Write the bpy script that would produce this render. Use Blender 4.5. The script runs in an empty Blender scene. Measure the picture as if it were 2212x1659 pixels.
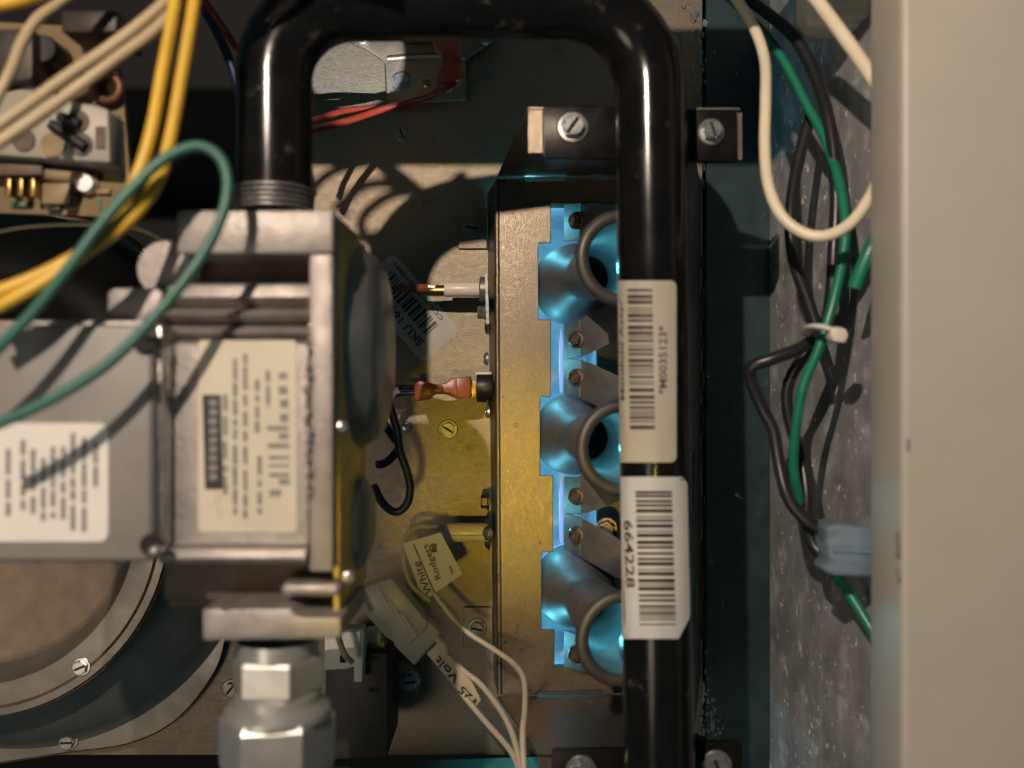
import bpy, bmesh, math, random
from mathutils import Vector, Matrix
random.seed(7)
sc = bpy.context.scene
COL = sc.collection
MM = 0.001
CAMD = 390.0            # camera to back panel, mm
F = 1916.0              # focal length in pixels of a 2212 px wide frame
CX, CY = 1106.0, 829.5
DS = 1.0                # depth factor, for shifting a whole assembly nearer

def W(px, py, d):
    """point seen at (px,py) at depth d (mm) from the camera; x right, y into the cabinet, z up"""
    d = d*DS
    return Vector(((px-CX)*d/F*MM, (d-CAMD)*MM, -(py-CY)*d/F*MM))
def V(x, y, z):
    return Vector((x*MM, y*MM, z*MM))

# ---------------------------------------------------------------- camera, light, exposure
cam = bpy.data.cameras.new('camera'); co = bpy.data.objects.new('camera', cam); COL.objects.link(co)
co.location = (0, -CAMD*MM, 0); co.rotation_euler = (math.pi/2, 0, 0)
cam.sensor_width = 36; cam.lens = F/2212*36
cam.clip_start = 0.005; cam.clip_end = 20
cam.dof.use_dof = True; cam.dof.focus_distance = 0.370; cam.dof.aperture_fstop = 8.5
sc.camera = co
world = bpy.data.worlds.new('World'); sc.world = world; world.use_nodes = True
bg = world.node_tree.nodes['Background']
bg.inputs[0].default_value = (0.38, 0.85, 1.0, 1); bg.inputs[1].default_value = 0.058
sc.view_settings.view_transform = 'Standard'; sc.view_settings.look = 'None'
sc.view_settings.exposure = 0.0; sc.view_settings.gamma = 1.0
sc.render.engine = 'CYCLES'
sc.cycles.max_bounces = 8
sc.cycles.use_denoising = True

def lamp(name, kind, loc, energy, color, size=0.005, target=None, spot=None, blend=0.3):
    l = bpy.data.lights.new(name, kind); l.energy = energy; l.color = color
    if kind == 'AREA':
        l.shape = 'DISK'; l.size = size*2
    else:
        l.shadow_soft_size = size
    if kind == 'SPOT':
        l.spot_size = math.radians(spot); l.spot_blend = blend
    o = bpy.data.objects.new(name, l); COL.objects.link(o); o.location = loc
    if target is not None:
        o.rotation_euler = (Vector(target)-Vector(loc)).to_track_quat('-Z', 'Y').to_euler()
    return o
# work light held beside the camera, up and to the left
lamp('work_light', 'POINT', V(-112, -531, 207), 8.4, (1.0, 0.81, 0.64), 0.004)
lamp('warm_fill', 'AREA', V(-420, -900, -260), 1.25, (1.0, 0.82, 0.62), 0.16, V(-60, 0, -60))  # added soft warm fill for the lower left, no actual fixture
lamp('patch_spot', 'SPOT', V(26, -392, -70), 26, (0.95, 0.97, 1.0), 0.0015, W(752, 104, 390), 5.9, 0.03)  # added narrow spot that shapes the white patch on the upper panel
# yellow lamp reflected in the bare metal
lamp('yellow_lamp', 'SPOT', V(-26, -520, -78), 3.0, (1.0, 0.71, 0.06), 0.012, V(2, 0, -42), 17, 1.0)

# ---------------------------------------------------------------- mesh helpers
WL = {}
def rnd(a, b): return random.uniform(a, b)
def obj(name, bm, mat, parent=None, bevel=0, seg=2, smooth=35, mat2=None):
    if bevel:
        bm.normal_update()
        es = [e for e in bm.edges if len(e.link_faces) == 2 and e.calc_face_angle(0) > 0.5]
        bmesh.ops.bevel(bm, geom=es, offset=bevel*MM, segments=seg, affect='EDGES', profile=0.5, clamp_overlap=True)
    bmesh.ops.recalc_face_normals(bm, faces=bm.faces)
    if not bm.verts:
        raise ValueError(name)
    lo = Vector([min(v.co[i] for v in bm.verts) for i in range(3)])
    hi = Vector([max(v.co[i] for v in bm.verts) for i in range(3)])
    c = (lo+hi)/2
    for v in bm.verts: v.co -= c
    me = bpy.data.meshes.new(name); bm.to_mesh(me); bm.free()
    for p in me.polygons: p.use_smooth = True
    me.set_sharp_from_angle(angle=math.radians(smooth))
    me.materials.append(MAT[mat])
    if mat2: me.materials.append(MAT[mat2])
    o = bpy.data.objects.new(name, me); COL.objects.link(o)
    WL[o.name] = c
    if parent is not None:
        o.parent = parent; o.location = c-WL[parent.name]
    else:
        o.location = c
    return o
def thing(name, loc, label, cat, group=None):
    o = bpy.data.objects.new(name, None); COL.objects.link(o); o.location = loc; WL[o.name] = Vector(loc)
    o.empty_display_size = 0.01
    o['label'] = label; o['category'] = cat
    if group: o['group'] = group
    return o
def tag(o, label, cat, group=None):
    o['label'] = label; o['category'] = cat
    if group: o['group'] = group
    return o
def copy_thing(root, shift, label, group=None):
    def cp(o, par):
        c = o.copy(); COL.objects.link(c); WL[c.name] = WL[o.name]+shift
        c.parent = par
        for ch in o.children: cp(ch, c)
        return c
    c = cp(root, None); c.location = root.location+shift; c['label'] = label
    if group: c['group'] = group
    return c

def box(x0, x1, y0, y1, z0, z1, bm=None):
    bm = bm or bmesh.new()
    vs = [bm.verts.new(V(x, y, z)) for x in (x0, x1) for y in (y0, y1) for z in (z0, z1)]
    for f in ((0,1,3,2),(4,6,7,5),(0,4,5,1),(2,3,7,6),(0,2,6,4),(1,5,7,3)):
        bm.faces.new([vs[i] for i in f])
    return bm
def pbox(px0, py0, px1, py1, d, depth, bm=None):
    a = W(px0, py0, d)/MM; b = W(px1, py1, d)/MM
    return box(min(a.x,b.x), max(a.x,b.x), d*DS-CAMD, d*DS-CAMD+depth, min(a.z,b.z), max(a.z,b.z), bm)
def prism(pts, vec, bm=None):
    """closed loop of points, thickened by vec"""
    bm = bm or bmesh.new()
    vec = Vector(vec)
    a = [bm.verts.new(p) for p in pts]; b = [bm.verts.new(Vector(p)+vec) for p in pts]
    bm.faces.new(a); bm.faces.new(list(reversed(b)))
    n = len(pts)
    for i in range(n):
        bm.faces.new([a[i], b[i], b[(i+1) % n], a[(i+1) % n]])
    return bm
def pprism(pp, d, th, bm=None):
    return prism([W(p[0], p[1], p[2] if len(p) > 2 else d) for p in pp], (0, th*MM, 0), bm)
def rrect(x0, y0, x1, y1, r, n=4):
    out = []
    for cx, cy, a0 in ((x1-r, y1-r, 0), (x0+r, y1-r, 90), (x0+r, y0+r, 180), (x1-r, y0+r, 270)):
        for i in range(n+1):
            a = math.radians(a0+90*i/n); out.append((cx+r*math.cos(a), cy+r*math.sin(a)))
    return out
def frame(axis):
    a = Vector(axis).normalized()
    u = a.cross(Vector((0, 0, 1)))
    if u.length < 0.2: u = a.cross(Vector((1, 0, 0)))
    u.normalize(); v = a.cross(u)
    return a, u, v
def lathe(prof, org, axis, seg=32, bm=None, closed=False, rot=0.0):
    """prof: list of (radius mm, distance along the axis mm)"""
    bm = bm or bmesh.new()
    a, u, v = frame(axis)
    rings = []
    for r, t in prof:
        if r < 1e-6:
            rings.append([bm.verts.new(org+a*t*MM)])
        else:
            rings.append([bm.verts.new(org+a*t*MM+(u*math.cos(rot+2*math.pi*i/seg)+v*math.sin(rot+2*math.pi*i/seg))*r*MM) for i in range(seg)])
    prs = list(zip(rings[:-1], rings[1:]))
    if closed: prs.append((rings[-1], rings[0]))
    for A, B in prs:
        for i in range(seg):
            j = (i+1) % seg
            if len(A) == 1 and len(B) == 1: continue
            if len(A) == 1: bm.faces.new([A[0], B[i], B[j]])
            elif len(B) == 1: bm.faces.new([A[i], B[0], A[j]])
            else: bm.faces.new([A[i], B[i], B[j], A[j]])
    return bm
def cyl(r, a, b, seg=24, bm=None, rot=0.0):
    L = (b-a).length/MM
    return lathe([(0, 0), (r, 0), (r, L), (0, L)], a, b-a, seg, bm, rot=rot)
def spline(pts, n=8):
    P = [Vector(p) for p in pts]
    if len(P) < 3: n = 4
    P = [P[0]*2-P[1]]+P+[P[-1]*2-P[-2]]
    out = []
    for i in range(1, len(P)-2):
        p0, p1, p2, p3 = P[i-1:i+3]
        for k in range(n):
            t = k/n
            out.append(0.5*((2*p1)+(p2-p0)*t+(2*p0-5*p1+4*p2-p3)*t*t+(3*p1-p0-3*p2+p3)*t**3))
    out.append(P[-2]); return out
def sweep(path, r, seg=12, bm=None, flat=1.0, n=8, smooth=True):
    bm = bm or bmesh.new()
    pts = spline(path, n) if smooth else [Vector(p) for p in path]
    m = len(pts); rings = []
    t = (pts[1]-pts[0]).normalized(); _, u, v = frame(t)
    for i, p in enumerate(pts):
        tn = (pts[min(i+1, m-1)]-pts[max(i-1, 0)]).normalized()
        q = t.rotation_difference(tn); u = q @ u; v = q @ v; t = tn
        rr = r(i/(m-1)) if callable(r) else r
        rings.append([bm.verts.new(p+(u*math.cos(2*math.pi*k/seg)+v*flat*math.sin(2*math.pi*k/seg))*rr*MM) for k in range(seg)])
    for A, B in zip(rings[:-1], rings[1:]):
        for i in range(seg):
            bm.faces.new([A[i], A[(i+1) % seg], B[(i+1) % seg], B[i]])
    bm.faces.new(rings[0]); bm.faces.new(list(reversed(rings[-1])))
    return bm
def wire(name, pp, d, wpx, mat, label, parent=None, cat='wire', group=None, n=8):
    """pp: pixel path (x, y[, depth]); wpx: width in pixels at depth d"""
    pts = [W(p[0], p[1], p[2] if len(p) > 2 else d) for p in pp]
    o = obj(name, sweep(pts, wpx/2*d/F, 12, n=n), mat, parent)
    if parent is None: tag(o, label, cat, group)
    return o
def screw_bm(c, axis, r, kind='slot', ang=0.6, h=None, washer=True):
    """hex washer head screw with a slot, or a pan head; c on the surface, axis outwards"""
    a, u, v = frame(axis); h = h or r*0.55
    bm = bmesh.new()
    if kind == 'pan':
        lathe([(r, 0), (r, h*0.35), (r*0.86, h*0.8), (r*0.5, h*1.05), (r*0.3, h*1.08), (r*0.22, h*0.7), (0, h*0.7)], c, a, 20, bm)
        return bm
    if washer:
        lathe([(r, 0), (r, h*0.18), (r*0.92, h*0.28), (r*0.76, h*0.3), (0, h*0.3)], c, a, 28, bm)
    rh = r*0.78 if washer else r
    U = u*math.cos(ang)+v*math.sin(ang); Vv = a.cross(U)
    if kind == 'hex':
        lathe([(rh*0.98, h*0.3), (rh, h*0.9), (rh*0.9, h), (rh*0.62, h), (rh*0.55, h*0.86), (0, h*0.86)], c, a, 6, bm, rot=ang)
        return bm
    # hex flank, then a slotted crown made of two segments with a real gap
    lathe([(rh*0.98, h*0.3), (rh, h*0.72), (rh*0.9, h*0.8), (0, h*0.8)], c, a, 6, bm, rot=ang)
    w = rh*0.15; rc = rh*0.8
    n0 = set(bm.faces)
    e1 = c+a*h*0.81*MM; q1 = U*rc*0.95*MM; q2 = Vv*w*0.96*MM
    prism([e1+q1+q2, e1-q1+q2, e1-q1-q2, e1+q1-q2], a*h*0.06*MM, bm)
    for fc in bm.faces:
        if fc not in n0: fc.material_index = 1
    for s in (1, -1):
        a0 = math.asin(w/rc)
        pts = [c+a*h*0.78*MM+(U*rc*math.cos(t)+Vv*s*rc*math.sin(t))*MM for t in [a0+(math.pi-2*a0)*k/10 for k in range(11)]]
        prism(pts, a*h*0.32*MM, bm)
    return bm
def screw(px, py, d, rpx, parent, mat='zinc', kind='slot', ang=0.6, axis=(0, -1, 0), label=None, h=None):
    o = obj('screw', screw_bm(W(px, py, d), axis, rpx*d/F, kind, ang, h), mat, parent, smooth=30, mat2='slot_shade' if kind == 'slot' else None)
    if label: o['label'] = label
    return o

# flat print ------------------------------------------------------------
_tc = {}
def glyphs(s):
    if s not in _tc:
        cu = bpy.data.curves.new('print_text', 'FONT'); cu.body = s; cu.resolution_u = 2; cu.offset = 0.012
        o = bpy.data.objects.new('print_text', cu); COL.objects.link(o)
        bpy.context.view_layer.update()
        me = bpy.data.meshes.new_from_object(o.evaluated_get(bpy.context.evaluated_depsgraph_get()))
        vs = [(v.co.x, v.co.y) for v in me.vertices]; fs = [tuple(p.vertices) for p in me.polygons]
        bpy.data.objects.remove(o); bpy.data.curves.remove(cu); bpy.data.meshes.remove(me)
        x0 = min(v[0] for v in vs); x1 = max(v[0] for v in vs); y0 = min(v[1] for v in vs); y1 = max(v[1] for v in vs)
        _tc[s] = ([((x-x0)/(x1-x0), (y-y0)/(y1-y0)) for x, y in vs], fs)
    return _tc[s]
def put_text(bm, s, f):
    vs, fs = glyphs(s)
    b = [bm.verts.new(f(x, y)) for x, y in vs]
    for p in fs:
        try: bm.faces.new([b[i] for i in p])
        except ValueError: pass
def put_quad(bm, f, s0, s1, t0, t1, n=1):
    for k in range(n):
        a = s0+(s1-s0)*k/n; b = s0+(s1-s0)*(k+1)/n
        bm.faces.new([bm.verts.new(f(a, t0)), bm.verts.new(f(b, t0)), bm.verts.new(f(b, t1)), bm.verts.new(f(a, t1))])
def pmap(o, u, v, d):
    return lambda s, t: W(o[0]+u[0]*s+v[0]*t, o[1]+u[1]*s+v[1]*t, d)
def bars(bm, f, t0, t1, seed, n=1, lo=1, hi=4, unit=0.0105):
    rs = random.Random(seed); t = t0
    while t < t1:
        w = rs.randint(lo, hi)*unit; put_quad(bm, f, 0, 1, t, min(t+w, t1), n); t += w+rs.randint(1, 2)*unit*rs.uniform(0.9, 1.5)

# ---------------------------------------------------------------- materials
MAT = {}
def mat(name, col, metal=0.0, rough=0.5, var=0.0, vscale=300, bump=0.0, bscale=900, rvar=0.0, stretch=None,
        spots=None, emit=None, estr=0, trans=0.0, ior=1.45, coat=0.0, bdist=0.0002, alpha=1.0, spots2=None, spec=0.5):
    m = bpy.data.materials.new(name); m.use_nodes = True; MAT[name] = m
    nt = m.node_tree; N = nt.nodes; L = nt.links
    b = N['Principled BSDF']
    b.inputs['Base Color'].default_value = (*col, 1); b.inputs['Metallic'].default_value = metal
    b.inputs['Roughness'].default_value = rough; b.inputs['IOR'].default_value = ior
    b.inputs['Specular IOR Level'].default_value = spec
    b.inputs['Transmission Weight'].default_value = trans; b.inputs['Coat Weight'].default_value = coat
    b.inputs['Alpha'].default_value = alpha
    if emit:
        b.inputs['Emission Color'].default_value = (*emit, 1); b.inputs['Emission Strength'].default_value = estr
    tc = N.new('ShaderNodeTexCoord'); mp = N.new('ShaderNodeMapping'); L.new(tc.outputs['Object'], mp.inputs[0])
    if stretch: mp.inputs['Scale'].default_value = stretch
    def noise(scale, detail=4, r=0.55, src=mp):
        n = N.new('ShaderNodeTexNoise'); n.inputs['Scale'].default_value = scale; n.inputs['Detail'].default_value = detail
        n.inputs['Roughness'].default_value = r; L.new(src.outputs[0] if src is mp else src.outputs['Object'], n.inputs['Vector']); return n
    def ramp(src, a, b_):
        r = N.new('ShaderNodeMapRange'); r.inputs['From Min'].default_value = a; r.inputs['From Max'].default_value = b_
        L.new(src, r.inputs['Value']); return r.outputs[0]
    csock = None
    def mix(fac, a, bcol):
        x = N.new('ShaderNodeMix'); x.data_type = 'RGBA'; L.new(fac, x.inputs[0])
        if isinstance(a, tuple): x.inputs[6].default_value = (*a, 1)
        else: L.new(a, x.inputs[6])
        x.inputs[7].default_value = (*bcol, 1); return x.outputs[2]
    cur = col
    if var:
        n = noise(vscale, 5)
        cur = mix(ramp(n.outputs[0], 0.3, 0.7), tuple(c*(1-var) for c in col), tuple(min(1, c*(1+var)) for c in col))
    for sp in (spots, spots2):
        if sp:
            scol, sscale, thr, soft = sp
            n2 = noise(sscale, 6, 0.65, tc); cur = mix(ramp(n2.outputs[0], thr, thr+soft), cur, scol)
    if not isinstance(cur, tuple): L.new(cur, b.inputs['Base Color'])
    if rvar:
        n3 = noise(vscale*0.7, 5); r = N.new('ShaderNodeMapRange')
        r.inputs['From Min'].default_value = 0.3; r.inputs['From Max'].default_value = 0.7
        r.inputs['To Min'].default_value = max(0.03, rough-rvar); r.inputs['To Max'].default_value = min(1, rough+rvar)
        L.new(n3.outputs[0], r.inputs['Value']); L.new(r.outputs[0], b.inputs['Roughness'])
    if bump:
        n4 = noise(bscale, 3, 0.6); bp = N.new('ShaderNodeBump'); bp.inputs['Strength'].default_value = bump
        bp.inputs['Distance'].default_value = bdist; L.new(n4.outputs[0], bp.inputs['Height']); L.new(bp.outputs[0], b.inputs['Normal'])
    return m
mat('galvanised', (0.225, 0.190, 0.142), 0.8, 0.46, 0.10, 600, 0.6, 2000, 0.05, stretch=(0.8, 1, 1.5), bdist=0.00022, spots=((0.12, 0.105, 0.085), 45, 0.62, 0.1))
mat('galvanised_wall', (0.37, 0.375, 0.385), 0.3, 0.55, 0.25, 70, 0.3, 600, 0.1, spots=((0.62, 0.63, 0.66), 75, 0.52, 0.14), spots2=((0.95, 0.93, 0.88), 230, 0.615, 0.02))
mat('shaded_dusty_panel', (0.022, 0.050, 0.058), 0.3, 0.5, 0.25, 90, 0.25, 700, 0.1, spots=((0.42, 0.45, 0.46), 170, 0.68, 0.04))  # dark teal base stands in for shade and flame tint; pale spots are dust
mat('shield_steel', (0.20, 0.165, 0.122), 0.85, 0.36, 0.12, 900, 0.55, 2300, 0.08, stretch=(1, 1, 0.7), bdist=0.0002, spots=((0.07, 0.05, 0.035), 150, 0.63, 0.06))
mat('burner_steel', (0.15, 0.145, 0.142), 0.55, 0.52, 0.18, 140, 0.2, 700, 0.08, spots=((0.20, 0.14, 0.10), 100, 0.66, 0.1))
mat('ring_steel', (0.085, 0.078, 0.074), 0.5, 0.5, 0.2, 120, 0.12, 500, 0.1)
mat('firebox', (0.55, 0.56, 0.58), 0.2, 0.6, 0.2, 100, 0.1, 500)
mat('black_paint', (0.006, 0.0055, 0.0055), 0.0, 0.17, 0.35, 120, 0.08, 350, 0.05, spec=0.4, spots=((0.05, 0.045, 0.04), 170, 0.62, 0.10))
mat('black_tab', (0.006, 0.005, 0.005), 0.0, 0.36, 0.3, 160, 0.2, 700, 0.08, spec=0.25)
mat('zinc', (0.40, 0.395, 0.375), 0.8, 0.27, 0.12, 300, 0.06, 700, 0.06)
mat('old_zinc', (0.26, 0.255, 0.25), 0.7, 0.42, 0.3, 500, 0.3, 900, 0.1)
mat('slot_shade', (0.012, 0.010, 0.008), 0.0, 0.7)  # dark bar laid in screw slots to paint their shadow
mat('rusty_screw', (0.20, 0.155, 0.13), 0.85, 0.42, 0.4, 500, 0.4, 1200, 0.12)
mat('cast_aluminium', (0.30, 0.275, 0.262), 0.6, 0.5, 0.14, 180, 0.7, 900, 0.08, bdist=0.0003)
mat('grey_cover', (0.21, 0.20, 0.19), 0.35, 0.55, 0.07, 150, 0.15, 900)
mat('steel_dome', (0.22, 0.23, 0.225), 0.75, 0.36, 0.15, 120, 0.1, 500, 0.1)
mat('brass_chromate', (0.62, 0.47, 0.13), 0.8, 0.42, 0.2, 200, 0.2, 900)
mat('dark_void', (0.008, 0.008, 0.009), 0.0, 0.8)
mat('unlit_black', (0.001, 0.001, 0.001), 0.0, 0.9, spec=0.0)  # darkness of the burner throat, put in as colour
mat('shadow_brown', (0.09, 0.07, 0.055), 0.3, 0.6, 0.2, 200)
mat('label_valve', (0.52, 0.48, 0.39), 0.0, 0.45, 0.07, 60, spots=((0.42, 0.34, 0.22), 55, 0.60, 0.12))
mat('label_cover', (0.62, 0.60, 0.57), 0.0, 0.45, 0.04, 60)
mat('label_cream', (0.80, 0.74, 0.61), 0.0, 0.45, 0.07, 60, spots=((0.55, 0.44, 0.28), 55, 0.66, 0.12))
mat('label_white', (0.92, 0.92, 0.93), 0.0, 0.4, 0.03, 60)
mat('label_aged', (0.40, 0.38, 0.34), 0.0, 0.45, 0.12, 80, spots=((0.22, 0.16, 0.10), 130, 0.66, 0.08))
mat('ink', (0.018, 0.016, 0.017), 0.0, 0.5)
mat('ink_soft', (0.055, 0.05, 0.05), 0.0, 0.5, 0.3, 500)
mat('ink_grey', (0.20, 0.19, 0.185), 0.0, 0.5, 0.3, 500)
mat('cream_paint', (0.385, 0.36, 0.31), 0.0, 0.42, 0.03, 60, 0.35, 700, bdist=0.0001)
mat('wire_white', (0.70, 0.62, 0.47), 0.0, 0.35, 0.06, 90, 0.05, 300)
mat('wire_white_shaded', (0.46, 0.40, 0.31), 0.0, 0.45, 0.06, 90)  # white insulation darkened for the wires lying in shade
mat('wire_cream', (0.36, 0.285, 0.175), 0.0, 0.38, 0.08, 90, 0.05, 300)
mat('wire_yellow', (0.52, 0.32, 0.03), 0.0, 0.40, 0.12, 120, 0.05, 300)
mat('wire_green', (0.012, 0.17, 0.10), 0.0, 0.32, 0.12, 120, 0.05, 300)
mat('wire_dark_green', (0.030, 0.115, 0.088), 0.0, 0.42, 0.12, 120, 0.05, 300)
mat('wire_black', (0.018, 0.018, 0.022), 0.0, 0.30, 0.2, 150, 0.25, 260)
mat('wire_navy', (0.008, 0.011, 0.055), 0.0, 0.45, 0.2, 150)
mat('wire_red', (0.16, 0.020, 0.010), 0.0, 0.38, 0.15, 150)
mat('terminal_red', (0.26, 0.065, 0.030), 0.0, 0.34, 0.35, 260, 0.5, 350, trans=0.0)
mat('gold', (0.36, 0.25, 0.09), 1.0, 0.35)
mat('ceramic', (0.78, 0.68, 0.58), 0.0, 0.30, 0.05, 100)
mat('black_plastic', (0.012, 0.011, 0.012), 0.0, 0.4, 0.2, 200)
mat('brown_plastic', (0.028, 0.022, 0.018), 0.0, 0.5, 0.2, 200)
mat('white_plastic', (0.62, 0.59, 0.50), 0.0, 0.4, 0.05, 100)
mat('connector_shaded', (0.27, 0.255, 0.215), 0.0, 0.45, 0.06, 100)  # white plastic darkened, the shade on the plug is in its colour
mat('clear_plastic', (0.50, 0.47, 0.39), 0.0, 0.3, 0.08, 120, alpha=0.5)
mat('blue_plastic', (0.58, 0.74, 0.90), 0.0, 0.3, 0.12, 120, trans=0.8, ior=1.2)
mat('fitting', (0.42, 0.415, 0.40), 0.6, 0.36, 0.1, 200, 0.1, 600, 0.06)
mat('board', (0.15, 0.100, 0.044), 0.0, 0.5, 0.15, 80, spots=((0.16, 0.14, 0.06), 70, 0.57, 0.06))  # tan lowered in tone to hold the shade over the board
mat('board_parts', (0.20, 0.15, 0.08), 0.0, 0.5, 0.3, 160)
mat('copper_coil', (0.10, 0.042, 0.022), 0.3, 0.45, 0.3, 300)
mat('green_print', (0.05, 0.13, 0.08), 0.0, 0.5)
mat('motor_brown', (0.30, 0.225, 0.17), 0.6, 0.42, 0.15, 120, 0.25, 1000, 0.05)
mat('housing_steel', (0.22, 0.205, 0.18), 0.6, 0.42, 0.15, 70, 0.15, 600, 0.08, spots=((0.22, 0.15, 0.09), 60, 0.62, 0.12))
mat('rust', (0.12, 0.055, 0.025), 0.0, 0.8, 0.4, 300)
mat('dark_motor', (0.035, 0.029, 0.025), 0.3, 0.5, 0.25, 120, 0.15, 700)
mat('green_floor', (0.05, 0.16, 0.12), 0.1, 0.5, 0.15, 80)
mat('tape', (0.50, 0.41, 0.29), 0.0, 0.5, 0.08, 120)
mat('tag_paper', (0.36, 0.34, 0.32), 0.0, 0.5, 0.05, 80)
mat('flame_blue', (0.1, 0.1, 0.3), 0.0, 0.5, emit=(0.26, 0.50, 1.0), estr=0.8)
mat('brushed', (0.50, 0.51, 0.54), 0.5, 0.5, 0.18, 240, 0.5, 1100)

# ================================================================ setting
# back panel (vest panel): sheets around the fire window
WX0, WX1, WZ0, WZ1 = 2.0, 37.5, -124.0, 78.0
PB = -163.0
bm = box(-95, WX0, 0, 1.5, PB, 300); box(WX0, WX1, 0, 1.5, WZ1, 300, bm); box(WX0, WX1, 0, 1.5, PB, WZ0, bm)
box(WX1, 83.6, 0, 1.5, PB, 300, bm); box(-300, -95, 0, 1.5, PB, 20, bm)
panel = obj('back_panel', bm, 'galvanised'); panel['kind'] = 'structure'
for px, py, r, k, a in ((868, 290, 17, 'slot', 1.9), (968, 927, 21, 'slot', -0.55), (500, 1487, 20, 'slot', 0.9)):
    screw(px, py, 390, r, panel, 'old_zinc', k, a)
screw(878, 922, 390, 12, panel, 'zinc', 'pan', 0.4)
# right-hand strip of the panel, beyond the seam
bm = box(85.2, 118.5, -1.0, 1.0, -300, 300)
o = obj('panel_strip', bm, 'shaded_dusty_panel'); o['kind'] = 'structure'
bm = bmesh.new()
for k in range(46):
    z = rnd(-118, 130); w = rnd(0.15, 0.8)
    box(84.1-w/2+rnd(-.5, .5), 84.1+w/2, -1.6, 0.4, z, z+rnd(1, 9), bm)
o = obj('seam_rust', bm, 'rust', o); o['kind'] = 'stuff'
# remains of sealant along the seam
bm = bmesh.new()
for (cx, cy, sx, sy, n) in ((1500, 60, 34, 70, 60), (1512, 180, 14, 80, 40), (1532, 1560, 22, 44, 80), (1524, 1470, 8, 70, 40)):
    for k in range(n):
        c = W(random.gauss(cx, sx*0.6), random.gauss(cy, sy*0.6), 388.9); q = abs(random.gauss(0, 0.45))+0.08
        prism([c+V(q*math.cos(a)*rnd(.3, 1.2), 0, q*math.sin(a)*rnd(.6, 2.6)) for a in (0, 1.2, 2.4, 3.5, 4.6, 5.5)], (0, -0.0002*rnd(.4, 1.6), 0), bm)
mat('dried_sealant', (0.13, 0.19, 0.20), 0.0, 0.8, 0.3, 300)
o2 = obj('sealant', bm, 'dried_sealant', bpy.data.objects['panel_strip']); o2['kind'] = 'stuff'
# side wall of the cabinet
bm = prism([V(113, 2, -320), V(113, 2, 320), V(119, -150, 320), V(119, -150, -320)], (0.0015, 0, 0))
o = obj('side_wall', bm, 'galvanised_wall'); o['kind'] = 'structure'
# dark space behind the board and the panels
bm = box(-330, 200, 60, 62, -330, 330)
o = obj('rear_wall', bm, 'dark_void'); o['kind'] = 'structure'
# green cabinet floor below the panel
bm = prism([W(640, 1652, 384), W(1180, 1634, 384), W(1180, 1800, 330), W(640, 1800, 330)], (0, 0, -0.003))
o = obj('cabinet_floor', bm, 'green_floor'); o['kind'] = 'structure'

# SKU sticker on the panel (a part of it)
c0, c1, c2 = Vector((995, 715)), Vector((915, 787)), Vector((850, 545))
cu = c1-c0; cl = c2-c0       # cu: across, cl: along
pts = [W(*(c0+cu*a+cl*b), 389.75) for a, b in rrect(0, 0, 1, 1, 0.12, 3)]
lab = obj('sticker', prism(pts, (0, 0.0002, 0)), 'label_aged', panel)
bm = bmesh.new()
f = lambda s, t: W(*(c0+cu*(0.26+0.34*s)+cl*(0.19+0.80*t)), 389.6)
bars(bm, f, 0, 0.86, 3, 1, 1, 3, 0.012)
put_text(bm, 'SKU 164132', lambda s, t: W(*(c0+cu*(0.86-0.17*(1-t))+cl*(0.16+0.66*s)), 389.6))
put_text(bm, 'COL R  *10019883', lambda s, t: W(*(c0+cu*(0.18-0.09*(1-t))+cl*(0.20+0.72*s)), 389.6))
obj('print', bm, 'ink', lab)

# ================================================================ cabinet jamb (cream)
t = thing('cabinet_frame', V(150, -160, 0), 'cream painted cabinet frame standing along the right edge', 'frame')
bm = prism([V(99, -144, -330), V(99, -165, -330), V(330, -172, -330), V(330, -144, -330)], (0, 0, 0.66))
obj('front_post', bm, 'cream_paint', t, bevel=1.8, seg=4)
obj('top_rail', box(-330, 330, -165, -144, 130, 170), 'cream_paint', t, bevel=1.8, seg=3)
bm = bmesh.new()
for (px, py, w, h) in ((1938, 1172, 9, 50), (1940, 1240, 8, 20), (1962, 960, 7, 24)):
    prism([W(px+a*w/2, py+b*h/2, 224.2) for a, b in ((-1, -.8), (.7, -1), (1, .9), (-.6, 1))], (0, 0.0003, 0), bm)
    sm = obj('scuff_mark', bm, 'ink_grey', t); bm = bmesh.new()
# ================================================================ burner shield / box
t = thing('burner_box', W(1130, 940, 366), 'notched bare metal burner shield between the valve and the manifold pipe', 'shield')
D = 366
outl = [(1072, 386), (1134, 386), (1135, 392), (1222, 391), (1223, 385), (1278, 384), (1279, 390), (1332, 389), (1333, 382), (1345, 382), (1345, 440), (1190, 440), (1190, 525), (1163, 525), (1163, 690), (1190, 690), (1190, 857),
        (1167, 857), (1167, 1027), (1195, 1027), (1195, 1193), (1170, 1193), (1170, 1360), (1198, 1360), (1198, 1444),
        (1345, 1440), (1345, 1497), (1300, 1498), (1298, 1491), (1162, 1495), (1160, 1501), (1078, 1502)]
obj('front_plate', pprism(outl, D, 1.0), 'shield_steel', t, bevel=0.25, seg=1)
obj('rolled_edge', sweep([W(1074, 393, D+.8), W(1076, 940, D+.8), W(1080, 1498, D+.8)], 1.25, 14), 'shield_steel', t)
bm = prism([W(1072, 386, D), W(1078, 1502, D), W(1066, 1470, 389.5), W(1052, 420, 389.5)], (0.0008, 0, 0))
obj('left_flange', bm, 'shield_steel', t)
for (x0, y0, x1, y1) in ((990, 450, 1052, 537), (1001, 1312, 1064, 1400)):
    tb = obj('foot', pbox(x0, y0, x1, y1, 388.3, 1.2), 'galvanised', t, bevel=0.2, seg=1)
    screw((x0+x1)/2-2, (y0+y1)/2, 388.3, 21, tb, 'old_zinc', 'slot', -0.2)
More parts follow.
